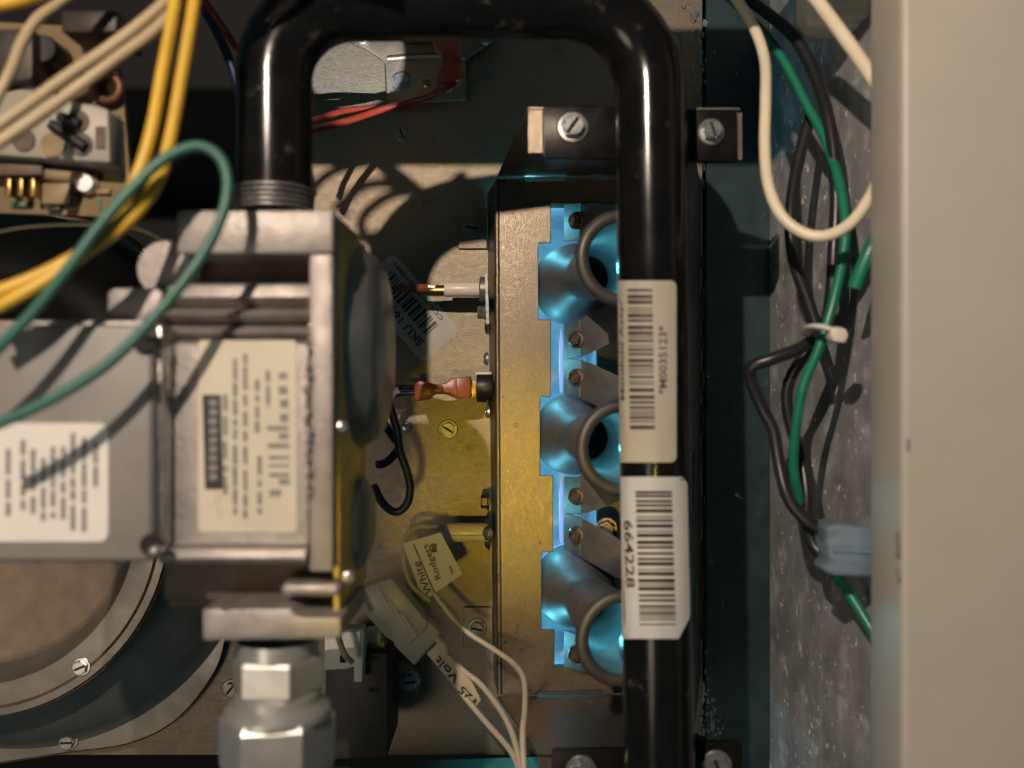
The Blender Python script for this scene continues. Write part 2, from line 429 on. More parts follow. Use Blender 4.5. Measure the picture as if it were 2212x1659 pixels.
# top and bottom ears, slotted along the fold
def ear(yf, yt, lx, tabs):
    q = [W(1074, yf, D), W(1345, yf-3, D), W(1600, yt+2, 287), W(lx, yt, 287)]
    return prism(q, (0, 0, 0.0009 if yt < 800 else -0.0009))
obj('top_ear', ear(383, 236, 1140, 0), 'shield_steel', t, bevel=0.2, seg=1)
obj('bottom_ear', ear(1504, 1630, 1163, 0), 'shield_steel', t, bevel=0.2, seg=1)
obj('top_tab', pprism([(1140, 236), (1604, 243), (1604, 346), (1592, 346), (1590, 336), (1140, 331)], 287, 1.2), 'shield_steel', t, bevel=0.2, seg=1)
obj('bottom_tab', pprism([(1163, 1629), (1606, 1610), (1606, 1760), (1163, 1760)], 287, 1.2), 'shield_steel', t, bevel=0.2, seg=1)
# right-hand wall, with gaps that let the light through
zs = [86, -24, -46, -74, -98, -128]; hs = [108, 62, 108, 62, 108]
bm = bmesh.new()
for i in range(5):
    h = hs[i]; x1 = 82-0.25*h
    prism([V(82, 0, zs[i]), V(x1, -h, zs[i]), V(x1, -h, zs[i+1]), V(82, 0, zs[i+1])], (0.001, 0, 0), bm)
obj('right_wall', bm, 'shaded_dusty_panel', t)
# firebox behind the window
bm = box(WX0+.3, WX1-.3, 1.6, 55, WZ0+.3, WZ1-.3)
bm.faces.ensure_lookup_table()
for fc in [fc for fc in bm.faces if all(abs(v.co.y-1.6*MM) < 1e-6 for v in fc.verts)]: bm.faces.remove(fc)
obj('firebox', bm, 'firebox', t)
# small screws on the flange
screw(1053, 775, 376, 14, t, 'old_zinc', 'pan', axis=(-1, -0.25, 0))
screw(1056, 890, 376, 13, t, 'zinc', 'pan', axis=(-1, -0.25, 0))
screw(1056, 1083, 376, 19, t, 'rusty_screw', 'hex', axis=(-1, -0.1, 0), h=3.4)

# ================================================================ burners
BZ = [42.5, -21.6, -86.0]
labels = ['uppermost burner tube, its rolled mouth facing out beside the black pipe above the cream sticker',
          'middle burner tube, its rolled mouth half hidden behind the cream barcode sticker',
          'lowest burner tube, its rolled mouth just left of the white sticker 664228']
axis0 = V(37.8, -91, 0); axis1 = V(25.5, -4, 0)
adir = (axis1-axis0).normalized()
def make_burner():
    z = BZ[0]
    o0 = Vector((axis0.x, axis0.y, z*MM))
    r = thing('gas_burner', o0, labels[0], 'burner', 'row of gas burners in the burner box')
    prof = [(14.0, 1), (12.8, 6), (11.8, 16), (11.2, 30), (10.6, 42), (9.6, 52), (9.6, 57), (11.5, 63), (14.5, 69), (16.6, 75), (17.4, 84)]
    inner = [(max(a-0.8, 1), b) for a, b in prof]
    obj('venturi', lathe(prof+inner[::-1], o0, adir, 48, closed=True), 'burner_steel', r)
    pr = [(14.3+2.3*math.cos(2*math.pi*k/14), 1.2+2.3*math.sin(2*math.pi*k/14)) for k in range(14)]
    obj('mouth_ring', lathe(pr, o0, adir, 56, closed=True), 'ring_steel', r)
    obj('throat_shade', lathe([(9.3, 56), (9.3, 57), (0, 57)], o0, adir, 32), 'unlit_black', r)  # black disc standing for the unlit hole of the tube
    # crossover wings with their screws: (px along, dz) built from depths
    for s in (1, -1):
        def P(px, dy, d):   # dy: pixels from the burner axis as seen at depth 361
            p = W(px, 0, d); return Vector((p.x, p.y, z*MM+s*dy*361/F*MM))
        side = [P(1218, 92, 372), P(1218, 172, 370), P(1256, 166, 361), P(1252, 86, 361)]
        ob = obj('wing', prism(side, (0.0007, 0.0005, 0)), 'burner_steel', r, bevel=0.15, seg=1)
        face = [P(1252.5, 84, 361), P(1256.5, 165, 361), P(1274, 160, 358), P(1345, 128, 350), P(1400, 100, 345), P(1400, 40, 345), P(1330, 50, 351)]
        ob2 = obj('wing', prism(face, (0, 0.0009, 0)), 'burner_steel', r, bevel=0.2, seg=1)
        c = P(1246, 129, 362.5)
        obj('screw', screw_bm(c, (-0.5, -0.85, 0), 3.6, 'hex', 0.3, h=3.4), 'rusty_screw', ob2, smooth=30)
    return r
burner = make_burner()
copy_thing(burner, Vector((0, 0, (BZ[1]-BZ[0])*MM)), labels[1])
copy_thing(burner, Vector((0, 0, (BZ[2]-BZ[0])*MM)), labels[2])
# sooted carry-over bolt between the lower two burners
tag(obj('bolt', screw_bm(W(1312, 1140, 366), (-0.2, -1, 0), 4.6, 'hex', 0.4, h=5.0), 'rusty_screw'), 'sooty bolt between the middle and lowest burner tubes', 'bolt')
# flames and their light
fl = ['blue gas flame behind the uppermost burner', 'blue gas flame behind the middle burner', 'blue gas flame behind the lowest burner']
for i, z in enumerate(BZ):
    c = Vector((axis1.x, axis1.y, z*MM))
    bm = lathe([(16.2, 1), (15.5, 8), (13.5, 20), (10, 34), (5, 46), (0, 52)], c, Vector((0.06, 1, 0)), 24)
    tag(obj('gas_flame', bm, 'flame_blue'), fl[i], 'flame', 'flames of the gas burners')
    # light of the flame: at the flare, and coming back through the mouth
    lamp('flame_light', 'POINT', V(29.5, -64, z)+Vector((-0.0045, 0, 0.0)), 0.034, (0.12, 0.68, 0.92), 0.002)
for z in (70, 10, -54, -114):
    lamp('flame_light', 'POINT', V(5, -5, z), 0.034, (0.13, 0.68, 0.92), 0.004)
for (a, b, w) in ((24, -4, 'upper'), (-40, -68, 'lower')):
    bm = lathe([(0, 0), (0.7, 1), (0.9, 8), (0.9, (a-b)-6), (0, a-b)], V(20.9, -13, b), Vector((0, 0, 1)), 10)
    tag(obj('crossover_flame', bm, 'flame_blue'), 'thin violet blue flame in the gap between the middle and %s burners' % ('uppermost' if w == 'upper' else 'lowest'), 'flame', 'flames crossing between burners')


# ================================================================ black manifold pipe
t = thing('manifold_pipe', W(1410, 300, 270), 'glossy black gas manifold pipe bent in an upside down U with two barcode stickers', 'pipe')
R = 10.65
A = W(592, 436, 250); B = W(592, 6, 250); Cc = W(1402, 3, 270); E = W(1426, 1780, 270)
def bend(p, q, r, rad, n=10):
    u = (p-q).normalized(); v = (r-q).normalized(); ang = u.angle(v); L = rad/math.tan(ang/2)
    c = q+(u+v).normalized()*(rad/math.sin(ang/2)); s = q+u*L; e = q+v*L
    out = []
    for k in range(n+1):
        g = math.pi-ang
        out.append(c+((s-c)*math.sin((1-k/n)*g)+(e-c)*math.sin(k/n*g))/math.sin(g))
    return out
path = [A, A.lerp(B, 0.5)]+bend(A, B, Cc, 0.0235)+[B.lerp(Cc, 0.5)]+bend(B, Cc, E, 0.0255)
for k in range(1, 13): path.append(path[-1].lerp(E, 1/(13-k+0.0)) if k < 12 else E)
obj('tube', sweep(path, R, 40, smooth=False), 'black_paint', t)
bm = bmesh.new()
for k in range(5):
    z0 = W(592, 408, 250)+Vector((0, 0, -k*0.0014))
    lathe([(R-0.3, 0), (R+0.55, 0.4), (R+0.55, 0.7), (R-0.3, 1.2)], z0, Vector((0, 0, -1)), 36, bm)
obj('thread', bm, 'old_zinc', t)
for (x0, y0, x1, y1, sx, sy, r) in ((1172, 228, 1345, 342, 1237, 276, 34), (1478, 236, 1592, 348, 1535, 286, 29),
                                   (1192, 1619, 1360, 1762, 1255, 1664, 34), (1482, 1603, 1604, 1760, 1547, 1652, 33)):
    tb = obj('mounting_tab', pprism(rrect(x0, y0, x1, y1, 9, 3), 284.4, 2.4), 'black_tab', t, bevel=0.4)
    screw(sx, sy, 284.4, r, tb, 'zinc', 'slot', rnd(0.5, 1.2) if sx < 1300 else rnd(1.7, 2.2), h=3.6)
for z in BZ:
    a = V(41.5, -112, z); b = V(40.2, -92, z)
    obj('orifice_spud', lathe([(6.4, 0), (6.4, 9), (5.6, 11), (5.2, 16), (2.6, 20), (0, 20)], a, b-a, 6 if False else 24), 'rusty_screw', t)
# stickers wrapped round the pipe
leg_top = W(1405.5, 300, 270); leg_bot = E
def leg(px, py, lift):
    # where the sight line meets the pipe, wrapped at the limb
    c = leg_top.lerp(leg_bot, (py-300)/(1780-300)); rr = (R+lift)*MM
    q = Vector((c.x, c.y+CAMD*MM)); D_ = q.length; th0 = math.atan2(q.x, q.y)
    th = math.atan((px-CX)/F)-th0; lim = math.asin(rr/D_)*0.985
    th = max(-lim, min(lim, th))
    dist = D_*math.cos(th)-math.sqrt(max(0, rr*rr-(D_*math.sin(th))**2))
    x = dist*math.sin(th0+th); y = dist*math.cos(th0+th)
    return Vector((x, y-CAMD*MM, -(py-CY)*y/F))
def sticker(name, outline_rows, matn, parent, lift=0.12):
    bm = bmesh.new(); rows = []
    for py, xa, xb in outline_rows:
        rows.append([bm.verts.new(leg(xa+(xb-xa)*k/14, py(xa+(xb-xa)*k/14) if callable(py) else py, lift)) for k in range(15)])
    for p, q in zip(rows[:-1], rows[1:]):
        for k in range(14): bm.faces.new([p[k], p[k+1], q[k+1], q[k]])
    bmesh.ops.solidify(bm, geom=bm.faces[:], thickness=0.0001)
    return obj(name, bm, matn, parent)
def rows_round(y0, y1, xa, xb, r):
    out = []
    for k in range(6):
        a = k/5*math.pi/2; out.append((y0+r*(1-math.cos(a)), xa, xb-r+r*math.sin(a)))
    for k in range(1, 14): out.append((y0+r+(y1-y0-2*r)*k/14, xa, xb))
    for k in range(6):
        a = k/5*math.pi/2; out.append((y1-r+r*math.sin(a), xa, xb-r+r*math.cos(a)))
    return out
s1 = sticker('barcode_sticker', rows_round(606, 999, 1331, 1461, 13), 'label_cream', t)
s1['label'] = 'cream barcode sticker reading M0035123'
bm = bmesh.new()
bars(bm, lambda s, q: leg(1355+54*s+6*q, 624+q*306, 0.25), 0, 1, 11, 6, 1, 3, 0.0095)
b2 = obj('print', bm, 'ink_soft', s1)
bm = bmesh.new()
put_text(bm, '*M0035123*', lambda s, q: leg(1441-19*q, 852-148*s, 0.25))
put_text(bm, 'Manifold Assy/', lambda s, q: leg(1351-10*q-4*s, 864-216*s, 0.25))
obj('print', bm, 'ink_soft', s1)
rw = []
for k in range(25):
    y = 1030+(1380-1030)*k/24
    xb = 1484+8*(k/24) if y < 1330 else 1492-26*(y-1330)/50
    if k == 0: xb = 1474
    rw.append((y, 1336+9*k/24, min(xb, 1494)))
s2 = sticker('barcode_sticker', rw, 'label_white', t, 0.14)
s2['label'] = 'white barcode sticker reading 664228'
bm = bmesh.new()
bars(bm, lambda s, q: leg(1373+78*s+9*q, 1061+q*292, 0.27), 0, 1, 23, 8, 1, 3, 0.0092)
put_text(bm, '664228', lambda s, q: leg(1347+19*q+6*s, 1124+146*s, 0.27))
obj('print', bm, 'ink', s2)

# ================================================================ gas valve
t = thing('gas_valve', W(550, 900, 225), 'cast metal gas valve with rating label, wired at the end of the black pipe', 'gas valve')
d = 214
al = 'cast_aluminium'
obj('inlet_flange', pbox(380, 453, 720, 548, d, 34), al, t, bevel=1.0)
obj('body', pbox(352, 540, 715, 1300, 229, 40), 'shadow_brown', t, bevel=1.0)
obj('side_column', pbox(667, 545, 719, 1236, d+1.2, 42), al, t, bevel=0.8)
# stepped front casting as an extruded profile (pixel y, depth)
prof = [(606, 240), (606, 222), (612, 219), (640, 218), (652, 221), (660, 223), (668, 219), (680, 216.5), (692, 219), (697, 223), (703, 219.5), (716, 217.5),
        (726, 219), (731, 221), (737, 218), (744, 216), (1172, 216), (1182, 213.5), (1200, 212.5), (1214, 214), (1226, 220), (1228, 240)]
bm = prism([Vector((W(352, y, dd).x*0+(352-CX)*216/F*MM, (dd-CAMD)*MM, -(y-CY)*216/F*MM)) for y, dd in prof], ((666-352)*216/F*MM, 0, 0))
obj('front_casting', bm, al, t, bevel=0.25, seg=2)
obj('boss', lathe([(0, 0), (7.2, 0), (7.4, 8), (6.8, 9.2), (0, 9.2)], W(385, 590, 232), (0, -1, 0.0), 28), al, t)
obj('outlet_flange', pprism([(437, 1316), (478, 1316), (486, 1322), (500, 1316), (625, 1315), (640, 1330), (652, 1334), (736, 1334), (736, 1380), (437, 1384)], d, 36), al, t, bevel=0.9)
obj('bar', pbox(604, 1260, 735, 1291, 217, 22), al, t, bevel=1.6, seg=3)
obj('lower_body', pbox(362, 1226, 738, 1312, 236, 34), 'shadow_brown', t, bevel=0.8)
# flash and burrs on the casting edge
bm = bmesh.new()
for k in range(26):
    y = 735+k*13+rnd(-4, 4); c = W(663+rnd(-5, 6), y, 213.6)
    bmesh.ops.create_icosphere(bm, subdivisions=1, radius=rnd(0.35, 0.9)*MM, matrix=Matrix.Translation(c))
obj('casting_burr', bm, al, t)
# rating label
lab = obj('rating_label', pprism(rrect(428, 735, 641, 1150, 10), 215.7, 0.35), 'label_valve', t)
lab['label'] = 'cream rating label with rows of small print and a barcode'
bm = bmesh.new()
rs = random.Random(5)
for (x, y0, y1) in ((486, 852, 1068), (507, 775, 1115), (529, 765, 1120), (555, 820, 935), (578, 800, 880), (560, 985, 1110)):
    y = y0
    while y < y1:
        h = rs.uniform(14, 50); pprism([(x-4.5, y), (x+4.5, y), (x+5.5, min(y+h, y1)), (x-4, min(y+h, y1))], 215.5, 0.1, bm); y += h+rs.uniform(4, 12)
for (y, h, x0, x1) in ((805, 14, 601, 620), (835, 17, 601, 620), (863, 17, 604, 622), (893, 18, 604, 622), (920, 10, 577, 622), (935, 14, 602, 622), (958, 10, 578, 624),
                       (985, 7, 580, 624), (1003, 6, 580, 624), (1022, 8, 580, 624), (1035, 12, 602, 624), (1058, 14, 582, 606)):
    pprism([(x0, y), (x1, y), (x1+1, y+h), (x0+1, y+h)], 215.5, 0.1, bm)
obj('print', bm, 'ink_grey', lab)
obj('print', pprism([(437, 853), (476, 853), (482, 1056), (443, 1057)], 215.45, 0.1), 'ink', lab)
bm = bmesh.new()
for k in range(9):
    pprism([(450+rs.uniform(0, 3), 864+k*20), (468, 862+k*20), (470, 876+k*20), (452, 878+k*20)], 215.3, 0.05, bm)
obj('print', bm, 'ink_grey', lab)
# solenoid cover on the left
cov = obj('control_cover', pbox(-260, 700, 330, 1216, 206, 40), 'grey_cover', t, bevel=1.4, seg=3)
obj('cover_rim', pbox(-260, 692, 322, 716, 207.5, 34), al, t, bevel=0.9)
obj('cover_tab', prism([W(x, y, 216) for x, y in rrect(230, 622, 350, 700, 18)], (0, 0.02, 0)), al, t, bevel=0.8)
obj('edge_strip', pbox(333, 705, 349, 1200, 209, 36), 'zinc', t, bevel=0.5)
obj('gasket', pbox(349, 705, 361, 1200, 217, 30), 'rust', t)
for (px, py) in ((322, 716), (337, 1190)):
    obj('screw', screw_bm(W(px, py, 205), (0, -1, 0), 1.5, 'pan', h=2.0), 'zinc', t)
    obj('screw_pocket', lathe([(0, 0), (2.6, 0), (2.6, 1.0), (0, 1.0)], W(px-8, py-14 if py > 900 else py+24, 206.2), (0, -1, 0), 18), 'dark_void', t)
lab = obj('warning_label', pprism(rrect(-160, 914, 234, 1170, 20), 205.7, 0.35), 'label_cover', t)
lab['label'] = 'white label with lines of small grey print'
bm = bmesh.new()
for (x, y0, y1) in ((206, 955, 1060), (181, 945, 1150), (157, 935, 1150), (136, 965, 1130), (114, 965, 1120), (93, 990, 1125), (71, 970, 1110), (49, 950, 1110), (17, 970, 1115)):
    y = y0
    while y < y1-10:
        h = rs.uniform(16, 55); pprism([(x-5, y), (x+5, y), (x+5, min(y+h, y1)), (x-5, min(y+h, y1))], 205.5, 0.1, bm); y += h+rs.uniform(5, 12)
obj('print', bm, 'ink_grey', lab)
# diaphragm covers on the right side
ax = W(726, 752, 254); ax2 = W(726, 1125, 250)
obj('cover_gasket', pbox(720, 480, 734, 1330, 221, 40), 'brass_chromate', t, bevel=0.3)
obj('diaphragm_cover', lathe([(0, 0), (34.5, 0), (34.5, 1.6), (33.0, 3.0), (30.6, 5.6), (28.2, 8.4), (26.0, 11.6), (23.4, 13.6), (20.5, 14.4), (0, 14.6)], ax, (1, 0, 0), 48), 'steel_dome', t)
obj('diaphragm_cover', lathe([(0, 0), (16, 0), (15.2, 4), (12.5, 8.2), (8, 10), (0, 10)], ax2, (1, 0, 0), 36), 'steel_dome', t)
obj('screw', screw_bm(W(737, 922, 220), (0.35, -1, 0), 1.7, 'pan', h=1.6), 'zinc', t)
obj('screw', screw_bm(W(752, 1245, 222), (0.3, -1, 0), 1.8, 'pan', h=1.6), 'zinc', t)

# pipe union under the valve
t = thing('pipe_union', W(600, 1500, 225), 'bright hexagonal union nuts below the gas valve', 'fitting')
ca = W(600, 1378, 226)
def zl(py): return (py-1378)*226/F
obj('nipple', lathe([(10.0, 0), (10.0, zl(1412)), (9, zl(1414))], ca, (0, 0, -1), 32), 'fitting', t)
obj('upper_nut', lathe([(9.0, zl(1410)), (11.0, zl(1411)), (11.5, zl(1418)), (11.5, zl(1480)), (10.8, zl(1492)), (8, zl(1494))], ca, (0, 0, -1), 6, rot=math.radians(32)), 'fitting', t, smooth=20)
obj('collar', lathe([(9, zl(1486)), (10.6, zl(1492)), (11.0, zl(1510)), (13.2, zl(1528)), (13.4, zl(1540)), (10, zl(1542))], ca, (0, 0, -1), 40), 'fitting', t)
obj('lower_nut', lathe([(10, zl(1530)), (13.2, zl(1532)), (14.4, zl(1548)), (14.4, zl(1640)), (13.6, zl(1668)), (9, zl(1670))], ca, (0, 0, -1), 6, rot=math.radians(22)), 'fitting', t, smooth=20)
obj('gas_pipe', lathe([(10, zl(1660)), (10, zl(1900))], ca, (0, 0, -1), 32), 'black_paint', t)

# ================================================================ igniter, sensor, switch on the burner shield
t = thing('flame_sensor', W(1050, 625, 374), 'white ceramic flame sensor with red push terminal at the upper part of the shield', 'sensor')
dd = 374
obj('ceramic_rod', cyl(16*dd/F, W(960, 625, dd), W(1044, 625, dd), 28), 'ceramic', t, bevel=0.25)
obj('collar', lathe([(0, 0), (4.9, 0), (5.3, 0.5), (5.3, 2.6), (0, 2.6)], W(1036, 625, dd), (1, 0, 0), 28), 'old_zinc', t)
obj('bracket', pprism([(1048, 590), (1053, 590), (1057, 700), (1050, 700)], 366, 14), 'old_zinc', t)
obj('terminal', lathe([(1.2, -3), (1.4, 0), (2.2, 1.0), (2.4, 4), (2.4, 8.3), (0, 8.3)], W(920, 628, dd), (1, 0, 0), 18), 'gold', t)
obj('push_terminal', sweep([W(838, 625, 372), W(860, 622, 372), W(880, 624, 372), W(900, 623, 372), W(924, 623, 372)], lambda q: 1.5+1.0*q, 12, flat=0.8), 'terminal_red', t)
obj('blade', pprism([(915, 616), (940, 617), (940, 622), (915, 620)], 371, 1.0), 'zinc', t)
obj('screw', screw_bm(W(1053, 675, 374), (-1, -0.15, 0), 3.6, 'hex', 0.2, h=4.2), 'old_zinc', t, smooth=30)

t = thing('rollout_switch', W(1050, 837, 374), 'black rollout switch with red insulated terminals on the middle of the shield', 'switch')
obj('switch_body', cyl(6.3, W(1030, 837, 374), W(1064, 837, 374), 32), 'black_plastic', t, bevel=0.3)
obj('cap', pprism([(1028, 804), (1062, 803), (1062, 811), (1028, 812)], 371, 7), 'white_plastic', t, bevel=0.2)
obj('blade', pbox(1003, 822, 1032, 858, 371, 1.2), 'gold', t, bevel=0.2)
hb = [(897, 868), (893, 828), (906, 822), (925, 826), (938, 830), (962, 828), (975, 816), (1016, 813), (1018, 858), (985, 862), (966, 852), (940, 851), (926, 862)]
obj('insulator', pprism(hb, 366, 6.5), 'terminal_red', t, bevel=0.6, seg=2)
obj('crimp', pprism([(932, 833), (956, 831), (958, 849), (930, 850)], 365.2, 2.0), 'terminal_red', t, bevel=0.5)
obj('ridge', pprism([(980, 818), (986, 817), (988, 858), (982, 859)], 365.5, 1.0), 'terminal_red', t, bevel=0.2)
wire('lead', [(830, 838), (860, 836), (898, 838)], 369, 10, 'wire_navy', '', t)
wire('lead', [(840, 854), (870, 850), (898, 849)], 369, 10, 'wire_navy', '', t)
obj('sleeve', sweep([W(838, 866, 367), W(848, 850, 367), W(862, 842, 367)], 1.5, 10), 'white_plastic', t)

t = thing('igniter', W(1050, 1150, 374), 'white ceramic igniter rod with star washers at the lower part of the shield', 'igniter')
obj('ceramic_rod', cyl(4.0, W(950, 1150, 374), W(1056, 1150, 374), 28), 'ceramic', t, bevel=0.3)
obj('ridge', cyl(0.8, W(955, 1160, 369.6), W(1050, 1160, 369.6), 10), 'ceramic', t)
for yy in (1128, 1176):
    obj('star_washer', lathe([(0, 0), (3.0, 0.3), (0.8, 2.6), (0, 2.6)], W(1060, yy, 374), (-1, 0, 0.15), 6), 'rusty_screw', t, smooth=20)
obj('screw', screw_bm(W(1058, 1152, 370), (-1, -0.5, 0), 3.0, 'pan', h=2.6), 'old_zinc', t)

# igniter lead, tag, plug
wire('igniter_wire', [(958, 1142, 366), (905, 1138, 362), (878, 1160, 358), (872, 1210, 352), (888, 1262, 350), (930, 1300, 350)], 358, 12, 'clear_plastic', 'clear sleeved wire looping from the igniter rod behind the paper tag')
t = thing('paper_tag', W(945, 1220, 350), 'folded grey paper tag with black print just below the igniter rod', 'tag')
T = Vector
o0 = T((922, 1290)); uu = T((-58, -128)); vv = T((-20, 9))       # uu: reading direction; vv: up of the letters
quad = [(870, 1174), (952, 1150), (999, 1240), (914, 1299)]
obj('sheet', pprism(quad, 350, 0.3), 'tag_paper', t, bevel=0.0)
bm = bmesh.new()
put_text(bm, 'White', lambda s, q: W(*(T((935, 1281))+T((-30, -70))*s+T((-15, 6))*q), 349.6))
put_text(bm, 'Rodgers', lambda s, q: W(*(T((957, 1247))+T((-30, -74))*s+T((-16, 7))*q), 349.6))
put_text(bm, '768A', lambda s, q: W(*(T((982, 1239))+T((-8, -18))*s+T((-6, 3))*q), 349.6))
put_text(bm, '-', lambda s, q: W(*(T((910, 1222))+T((-1, -7))*s+T((-2, 1))*q), 349.6))
prism([W(x, y, 349.6) for x, y in ((938, 1283), (892, 1176), (894, 1175), (940, 1282))], (0, 0.0001, 0), bm)
for k in range(14):     # certification mark: an open ring round a bar
    a0 = math.radians(40+k*20); a1 = math.radians(60+k*20)
    prism([W(937+r*math.cos(a), 1184+r*math.sin(a), 349.6) for r, a in ((10, a0), (10, a1), (6, a1), (6, a0))], (0, 0.0001, 0), bm)
prism([W(x, y, 349.6) for x, y in ((933, 1180), (942, 1179), (943, 1190), (934, 1191))], (0, 0.0001, 0), bm)
obj('print', bm, 'ink', t)
wire('igniter_wire', [(930, 1270, 352), (960, 1312, 350), (1005, 1362, 346), (1070, 1405, 340), (1112, 1436, 330), (1132, 1470, 318), (1134, 1530, 305), (1129, 1590, 295), (1134, 1700, 285)], 335, 12, 'wire_white_shaded', 'white wire running from the paper tag down over the bottom of the shield')
t = thing('wire_plug', W(865, 1330, 340), 'clear plastic wire plug lying below the gas valve side', 'connector')
def dprism(cl, w, d, th):
    return pprism(cl, d, th)
obj('plug_half', pprism([(775, 1272), (845, 1248), (925, 1345), (915, 1365), (875, 1402), (835, 1380), (790, 1330)], 338, 11), 'clear_plastic', t, bevel=1.2)
obj('plug_half', pprism([(842, 1345), (884, 1300), (955, 1372), (912, 1420), (895, 1440), (850, 1395)], 341, 8), 'clear_plastic', t, bevel=1.0)
for k in range(3):
    obj('rib', pprism([(812+k*26, 1275+k*26), (818+k*26, 1270+k*26), (858+k*22, 1336+k*20), (851+k*22, 1340+k*20)], 337.3, 1.0), 'clear_plastic', t)
obj('latch', pprism([(772, 1288), (782, 1284), (800, 1325), (790, 1330)], 335, 4), 'clear_plastic', t, bevel=0.5)
t = thing('wire_marker', W(980, 1455, 336), 'tan tape flag hand lettered 125 Volt round white wires', 'tape flag')
obj('flag', pprism([(921, 1412), (945, 1390), (980, 1425), (1018, 1470), (1040, 1512), (1030, 1526), (1008, 1510), (968, 1468)], 336, 1.0), 'tape', t, bevel=0.3)
obj('curl', sweep([W(944, 1378, 337), W(958, 1394, 335), W(962, 1412, 336)], 1.5, 10), 'tape', t)
bm = bmesh.new()
for s, a, l in (('125', (1030, 1512), (-30, -32)), ('Volt', (994, 1466), (-46, -50))):
    put_text(bm, s, lambda p, q, a=a, l=l: W(a[0]+l[0]*p-12*q, a[1]+l[1]*p+12*q, 335.4))
obj('print', bm, 'ink', t)
wire('igniter_wire', [(948, 1400, 338), (1000, 1448, 337), (1040, 1480, 334), (1085, 1540, 322), (1112, 1600, 310), (1132, 1700, 296)], 325, 13, 'wire_white_shaded', 'right one of two white wires leaving the taped flag')
wire('igniter_wire', [(935, 1410, 340), (1000, 1500, 337), (1050, 1560, 328), (1105, 1625, 312), (1128, 1690, 300)], 325, 13, 'wire_white_shaded', 'left one of two white wires leaving the taped flag')

# navy loop
wire('loop_wire', [(836, 860, 330), (846, 890, 330), (858, 930, 330), (864, 975, 331), (878, 1015, 332), (886, 1055, 333), (878, 1090, 334), (855, 1106, 334), (828, 1088, 332), (806, 1048, 330)], 332, 18, 'wire_navy', 'dark blue wire hanging in a loop beside the valve dome')
wire('loop_wire', [(822, 905, 336), (848, 942, 336), (862, 962, 337), (852, 982, 337), (832, 1000, 336), (815, 1004, 334)], 336, 18, 'wire_navy', 'short dark blue wire crossing behind the dark blue loop')

# small pressure switch low down
t = thing('limit_switch', W(775, 1520, 370), 'dark brown switch box with white plug low beside the union nuts', 'switch')
obj('housing', pprism([(705, 1420), (730, 1416), (730, 1412), (836, 1412), (836, 1636), (716, 1640), (700, 1600)], 345, 34), 'brown_plastic', t, bevel=1.0)
pl = obj('mounting_plate', pprism([(834, 1424), (862, 1424), (884, 1432), (905, 1450), (912, 1472), (900, 1500), (872, 1514), (834, 1516)], 384, 4), 'galvanised', t, bevel=0.3)
screw(885, 1470, 384, 22, pl, 'zinc', 'slot', 0.1)
obj('plug', pprism([(700, 1362), (784, 1358), (786, 1372), (782, 1474), (764, 1474), (764, 1440), (748, 1446), (700, 1448)], 338, 8), 'white_plastic', t, bevel=0.6)
obj('foil_label', pprism([(702, 1368), (778, 1364), (776, 1398), (702, 1404)], 337.6, 0.3), 'zinc', t)
obj('slot', pbox(734, 1416, 746, 1432, 337.6, 0.3), 'dark_void', t)
obj('block', pprism([(788, 1364), (822, 1362), (822, 1388), (788, 1390)], 350, 8), 'white_plastic', t, bevel=0.4)
obj('terminal_block', pprism([(786, 1388), (830, 1386), (832, 1412), (788, 1412)], 352, 10), 'brass_chromate', t, bevel=0.4)
for yy in (1419, 1486):
    obj('vent_slot', pprism(rrect(796, yy, 820, yy+8, 3.5, 3), 344.7, 0.4), 'dark_void', t)
wire('switch_wire', [(728, 1362, 330), (736, 1392, 328), (746, 1416, 329), (760, 1430, 333)], 330, 13, 'wire_cream', 'short tan wire entering the white plug of the dark switch box')

# ================================================================ limit control at the top
t = thing('limit_control', W(905, 120, 380), 'round limit control with red terminals on a bent bracket under the top pipe', 'limit control')
obj('bracket', pprism([(755, 92), (772, 66), (800, 50), (1020, 50), (1062, 70), (1068, 86), (1050, 98), (1028, 112), (1014, 122), (1006, 130), (1006, 215), (836, 226), (832, 140), (824, 128), (790, 106)], 384, 2), 'galvanised', t, bevel=0.4)
obj('fold', sweep([W(838, 128, 383), W(920, 122, 383), W(1004, 124, 383)], 1.4, 10), 'galvanised', t)
obj('can', lathe([(0, 0), (18.5, 0), (18.5, 5), (17.5, 6), (0, 6)], W(905, 6, 384), (0, -1, 0), 48), 'black_plastic', t, bevel=0.2)
lb = obj('face_label', lathe([(0, 0), (15.6, 0), (15.6, 0.3), (0, 0.3)], W(905, 6, 377.8), (0, -1, 0), 48), 'label_white', t)
bm = bmesh.new(); put_text(bm, '01376', lambda s, q: W(925+30*s, 84-7*q, 377.2)); 
obj('print', bm, 'ink', lb)
for px, py in ((783, 86), (1048, 84)):
    screw(px, py, 384, 14, t, 'old_zinc', 'pan')
screw(868, 176, 384, 22, t, 'old_zinc', 'hex', 0.3)
screw(921, 182, 384, 10, t, 'gold', 'pan')
obj('insulator', pprism([(935, 60), (990, 60), (996, 120), (1000, 165), (988, 175), (952, 180), (938, 168), (952, 140), (952, 112), (935, 95)], 356, 9), 'terminal_red', t, bevel=1.6, seg=3)
wire('limit_wire', [(986, 168, 358), (970, 190, 358), (930, 208, 360), (880, 222, 362), (820, 238, 360), (760, 258, 352), (690, 278, 338), (640, 290, 325)], 355, 15, 'wire_red', 'lower one of the two red wires running left from the limit control')
wire('limit_wire', [(955, 176, 364), (945, 196, 365), (905, 215, 366), (860, 232, 366), (800, 234, 362), (740, 240, 355), (680, 260, 342), (640, 270, 330)], 360, 13, 'wire_red', 'upper one of the two red wires running left from the limit control')

